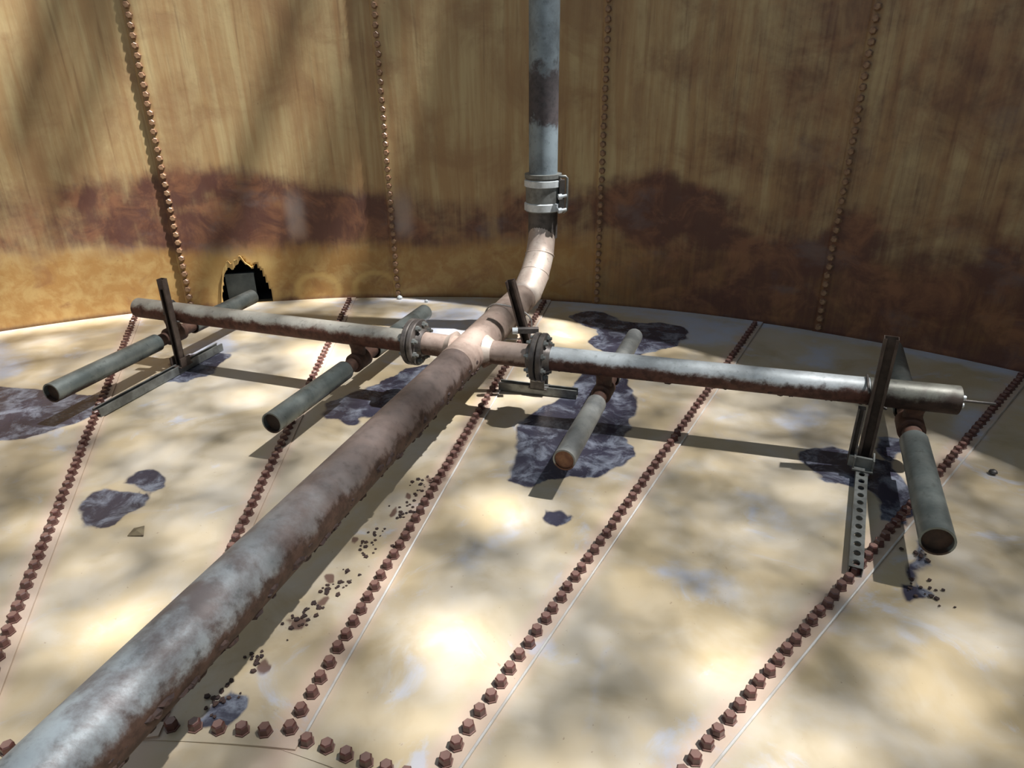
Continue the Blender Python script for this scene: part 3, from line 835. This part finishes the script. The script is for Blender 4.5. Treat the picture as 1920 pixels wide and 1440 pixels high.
def perforated_rail(A, B, w=0.041, h=0.032, pitch=0.05, hole=0.011):
    """inverted channel on the floor with a row of oval holes through its top"""
    A = Vector(A); B = Vector(B); L = (B - A).length; d = (B - A).normalized(); s = d.cross(Vector((0, 0, 1)))
    mb = MB(); n = int(L / pitch); pt = L / n; t = 0.003; seg = 12
    for i in range(n):
        c = A + d * ((i + .5) * pt); ring = []; outer = []; ringb = []
        for k in range(seg):
            a = 2 * math.pi * (k + .5) / seg; ca, sa = math.cos(a), math.sin(a)
            ring.append(c + d * ca * hole * 1.35 + s * sa * hole + Vector((0, 0, h)))
            m_ = max(abs(ca), abs(sa)); outer.append(c + d * ca / m_ * pt / 2 + s * sa / m_ * w / 2 + Vector((0, 0, h)))
        vs = outer + ring + [v - Vector((0, 0, t * 2)) for v in ring]
        fs = []
        for k in range(seg):
            k2 = (k + 1) % seg
            fs += [(k, k2, seg + k2, seg + k), (seg + k, seg + k2, 2 * seg + k2, 2 * seg + k)]
        # square corners of the cell
        for sa in (-1, 1):
            for ca in (-1, 1):
                pass
        b0 = len(vs)
        corners = [c + d * ca * pt / 2 + s * sa * w / 2 + Vector((0, 0, h)) for ca, sa in ((1, 1), (-1, 1), (-1, -1), (1, -1))]
        vs += corners
        for q, (k, k2) in enumerate(((1, 2 - 1), (4, 4), (7, 7), (10, 10))):
            fs.append((b0 + q, k % seg, (k + 1) % seg) if q else (b0, 1, 2 - 1 + 0) if False else (b0 + q, k, (k + 1) % seg))
        mb.add(vs, fs)
    for sd in (-1, 1):
        c = (A + B) / 2 + s * sd * (w / 2 - t / 2) + Vector((0, 0, h / 2 - t / 2))
        mtx = Matrix((( d.x, s.x, 0, c.x), (d.y, s.y, 0, c.y), (0, 0, 1, c.z), (0, 0, 0, 1)))
        mb.box((0, 0, 0), (L, t, h - t), mtx)
    return mb

ZF = 0.006
def foot(c, d, par, mat):
    m = Matrix(((d.x, -d.y, 0, c.x), (d.y, d.x, 0, c.y), (0, 0, 1, 0), (0, 0, 0, 1)))
    b = MB(); b.box((0, -.032, .062), (.07, .006, .05), m); b.box((0, .032, .062), (.07, .006, .05), m); b.box((0, 0, .041), (.09, .07, .006), m)
    return b.build('foot_bracket', mat, par)

# left stand
pl = Vector((-1.752, 3.305, 0))
st = tag(empty('pipe_stand', (pl.x, pl.y, 0)), 'slim brown strut post on a dark floor rail under the left end of the lateral', 'pipe stand', 'strut stands under the pipes')
ra, rb = Vector((-1.90, 2.77, ZF)), Vector((-1.66, 3.60, ZF))
rd = (rb - ra).normalized()
pl = ra + rd * ((Vector((-1.75, 3.305, ZF)) - ra).dot(rd))
v, f = channel(ra + Vector((0, 0, .0205)), rb + Vector((0, 0, .0205)), (0, 0, 1)); MB().add(v, f).build('floor_rail', M_STRUT, st)
v, f = channel((pl.x, pl.y, .045), (pl.x, pl.y + .0, .505), (-rd.x, -rd.y, 0), w=.034, dpt=.034); MB().add(v, f).build('post', M_STRUTB, st)
foot(pl, rd, st, M_STRUTB)
MB().sweep([(pl.x - .03, pl.y, HZ + .02), (pl.x - .02, pl.y + .10, HZ + .062), (pl.x, pl.y + .15, HZ), (pl.x + .02, pl.y + .10, HZ - .06), (pl.x + .03, pl.y, HZ - .02)], .005, 8).build('pipe_strap', M_DARK, st)

# middle stand beside the header
pc = Vector((0.131, 2.97, 0))
st = tag(empty('pipe_stand', (pc.x, pc.y, 0)), 'dark leaning strut post wired to the header pipe just behind the right flange', 'pipe stand', 'strut stands under the pipes')
v, f = channel((-0.06, 3.03, ZF + .0205), (0.31, 2.915, ZF + .0205), (0, 0, 1)); MB().add(v, f).build('floor_rail', M_STRUT, st)
v, f = channel((pc.x, pc.y, .045), (-.003, pc.y, .568), (-.3, -1, 0), w=.040, dpt=.034); MB().add(v, f).build('post', M_STRUTB, st)
foot(pc, Vector((.94, -.33, 0)), st, M_DARK)
MB().box((.075, 2.925, .345), (.10, .03, .022)).build('clamp_arm', M_DARK, st)
MB().lathe((.005, 2.92, .345), (.030, 2.92, .345), [(0, .016), (.025, .016)], 6).build('clamp_nut', M_CHROME, st)

# right stand
ra, rb = Vector((1.035, 1.63, ZF)), Vector((1.42, 2.385, ZF)); rd = (rb - ra).normalized()
pr_ = Vector((1.335, 2.235, ZF))
pr_ = ra + rd * ((pr_ - ra).dot(rd))
st = tag(empty('pipe_stand', (pr_.x, pr_.y, 0)), 'dark double strut post on a perforated grey rail under the right lateral', 'pipe stand', 'strut stands under the pipes')
perforated_rail(ra, pr_ + rd * 0.14).build('floor_rail', M_STRUT, st)
sd = Vector((rd.y, -rd.x, 0))
v, f = channel((pr_.x, pr_.y, .045), (pr_.x, pr_.y, .55), (-rd.x, -rd.y, 0), w=.048, dpt=.041, lip=.010); MB().add(v, f).build('post', M_STRUTB, st)
q = pr_ - sd * .043 - rd * .01
v, f = channel((q.x, q.y, .045), (q.x, q.y, .27), (-rd.x, -rd.y, 0), w=.026, dpt=.03, lip=.006); MB().add(v, f).build('post', M_DARK, st)
foot(pr_ - rd * .03, rd, st, M_STRUT)
mtx = Matrix(((rd.x, sd.x, 0, pr_.x - rd.x * .04), (rd.y, sd.y, 0, pr_.y - rd.y * .04), (0, 0, 1, .062), (0, 0, 0, 1)))
MB().box((0, -.01, 0), (.012, .085, .042), mtx).build('saddle_plate', M_CHROME if False else M_STRUT, st)
MB().sweep([(pr_.x - .03, pr_.y + .01, HZ + .03), (pr_.x + .0, pr_.y + .10, HZ + .062), (pr_.x + .05, pr_.y + .15, HZ), (pr_.x + .05, pr_.y + .10, HZ - .06), (pr_.x + .04, pr_.y, HZ - .03)], .005, 8).build('pipe_strap', M_DARK, st)

# tie wire round header and strut
b = MB(); wp = []
wc = P0 + UM * 3.02
for k in range(37):
    a = 2 * math.pi * k / 36
    hx = math.cos(a); rx = 0.175 if hx > 0 else RM + .008
    vz = math.sin(a) * (RM + .008) if hx < 0 else math.copysign(abs(math.sin(a)) ** 0.6 * (RM + .008), math.sin(a))
    wp.append(wc - NM * (hx * rx) + Vector((0, 0, vz)) + UM * (-.03 * hx))
b.sweep(wp, .0042, 8); 
tag(b.build('tie_wire', M_WIRE), 'thin pale wire looped round the header pipe and the middle post', 'wire')

# ---------------------------------------------------------------- small things on the floor
b = MB()
lv = [(-.028, -.012, .0), (.030, -.016, .004), (.012, .030, .010), (-.016, .014, .012), (.0, .0, .014)]
lv2 = [(x, y, z - .002) for x, y, z in lv]
b.add([(x - 1.278, y + 1.887, z + .006) for x, y, z in lv + lv2], [(0, 1, 4), (1, 2, 4), (2, 3, 4), (3, 0, 4), (6, 5, 9), (7, 6, 9), (8, 7, 9), (5, 8, 9), (1, 0, 5, 6), (2, 1, 6, 7), (3, 2, 7, 8), (0, 3, 8, 5)])
tag(b.build('dry_leaf', M_LEAF), 'small triangular curled dry leaf lying below the two dark puddle stains', 'leaf')

b = MB()
for cx_, cy_, n_, sp_ in ((-.33, 2.19, 14, .05), (-.36, 2.10, 12, .05), (-.40, 2.0, 16, .05), (-.47, 1.86, 14, .045), (-.485, 1.80, 12, .04), (-.53, 1.65, 14, .04), (-.55, 1.59, 10, .03), (-.58, 1.53, 12, .03), (-.61, 1.47, 14, .035), (-.69, 1.33, 12, .035), (-.73, 1.20, 18, .05), (1.22, 1.57, 16, .05), (1.28, 1.72, 12, .03)):
    for i in range(n_):
        x = cx_ + random.gauss(0, sp_ * .55); y = cy_ + random.gauss(0, sp_ * .7); s = random.uniform(.003, .009)
        vs = [(x + math.cos(a) * s * random.uniform(.6, 1.2), y + math.sin(a) * s * random.uniform(.6, 1.2), .005 + (0 if j == 0 else s * .5)) for j in (0, 1) for a in (0, 1.3, 2.6, 3.9, 5.1)]
        b.add(vs, [(4, 3, 2, 1, 0), (5, 6, 7, 8, 9)] + [(k, (k + 1) % 5, 5 + (k + 1) % 5, 5 + k) for k in range(5)])
tag(b.build('rust_flakes', M_CHIP), 'dark rust flakes scattered along the floor beside the header pipe', 'rust flakes', kind='stuff')

for (x, y), s, mat, lab in (((-.777, 4.555), .020, M_CHROME, 'small white pebble at the wall base below the second bolt column'),
                            ((-.581, 4.47), .014, M_CHROME, 'tiny white pebble on the floor right of the second bolt column'),
                            ((1.83, 2.20), .016, M_DARK, 'tiny dark chip lying right of the last nozzle')):
    b = MB(); b.lathe((x, y, .004), (x + .002, y, 1), [(0, s * .7), (s * .3, s), (s * .8, s * .8), (s * 1.1, s * .3)], 7)
    tag(b.build('stone_chip', mat), lab, 'chip')

# ---------------------------------------------------------------- outside: ground and an added, unseen leaf crown that shapes the sunlight
b = MB(); b.add([(-40, -40, -.04), (40, -40, -.04), (40, 40, -.04), (-40, 40, -.04)], [(0, 1, 2, 3)])
tag(b.build('ground', M_SOIL), 'bare soil around the tank', 'ground', kind='structure')

gobo_tree = tag(empty('gobo_tree', (7.4, -2.6, -.04)), 'added unseen trunk and leafy crown, gapped to dapple the sun in the tank', 'gobo_tree')
MB().sweep([(7.4, -2.6, -.04), (7.3, -2.65, 3.0), (7.1, -2.8, 6.2), (6.4, -3.0, 10.0)], [.40, .32, .27, .20], 14).build('trunk', M_BARK, gobo_tree)
ZC = 11.4
for p in (((6.5, -2.95, 9.6), (8.6, 1.0, 10.9), (9.4, 5.5, 11.5)), ((6.4, -3.0, 9.8), (3.6, -3.2, 10.9), (0.4, -3.6, 11.6)), ((6.8, -2.9, 8.0), (8.6, -0.6, 10.2), (10.2, 2.4, 11.4)), ((6.6, -2.95, 8.8), (6.4, -4.8, 10.6), (4.6, -6.4, 11.5))):
    MB().sweep(p, [.12, .07, .025], 8).build('branch', M_BARK, gobo_tree)
NL = 300000
x = rng.uniform(-6.5, 13.0, NL); y = rng.uniform(-7.5, 10.0, NL); z = ZC + rng.uniform(-.25, .35, NL)
ts = np.array(TO_SUN) / TO_SUN.z
gx = x - ts[0] * z; gy = y - ts[1] * z                    # where this leaf's sun shadow falls on the floor
prob = np.clip(0.56 + 0.12 * (fbm(gx * 4.6, gy * 4.6, 3) - 0.5) + 0.30 * sstep(0.7, 2.4, gx), 0.05, 1.0)  # leaves kept denser to the right, to darken that side
for i_, p in enumerate(SUNGAP): prob = np.where(poly_sd(gx, gy, p) > (-0.045 if i_ in (0, 1, 2) else 0.0), 0.0 if i_ in (0, 1, 2, 3, 4, 5, 8, 10) else 0.30, prob)  # leaves thinned to throw sun patches at chosen floor spots
for ax_, ay_, r_ in ((-0.05, 3.74, .10), (-0.39, 2.82, .14), (-0.30, 3.05, .08), (-1.15, 1.45, .10)):
    prob = np.where(np.hypot(gx - ax_, gy - ay_) < r_, 0.0, prob)
outl = (np.hypot(gx - CX, gy - CY) > R - 0.12) & (gx < 0.4) & (gy > 1.0)
prob = np.where(outl, np.clip(0.36 + 6.0 * (fbm(gx * 3.8, gy * 3.2 + 57, 2) - 0.5), 0, 1), prob)  # gaps shaped to streak the left wall with sun
kp = rng.random(NL) < prob
x, y, z = x[kp], y[kp], z[kp]; n_ = len(x)
L = rng.uniform(.040, .060, n_); W = L * .62; a = rng.uniform(0, 2 * np.pi, n_)
tx, ty = rng.uniform(-.5, .5, n_), rng.uniform(-.5, .5, n_)
quad = np.array([(-1, 0), (0, -.55), (1, 0), (0, .55)])
V = np.zeros((n_, 4, 3))
for k, (u, w) in enumerate(quad):
    dx = u * L * np.cos(a) - w * 2 * W * np.sin(a) * .8; dy = u * L * np.sin(a) + w * 2 * W * np.cos(a) * .8
    V[:, k, 0] = x + dx; V[:, k, 1] = y + dy; V[:, k, 2] = z + dx * tx + dy * ty
me = bpy.data.meshes.new('gobo_foliage')
me.from_pydata(V.reshape(-1, 3).tolist(), [], np.arange(n_ * 4).reshape(-1, 4).tolist())
me.materials.append(M_FOL); me.update()
fo = bpy.data.objects.new('gobo_foliage', me); COL.objects.link(fo); fo.parent = gobo_tree
fo.matrix_parent_inverse = Matrix.Translation(-gobo_tree.location); fo['kind'] = 'stuff'
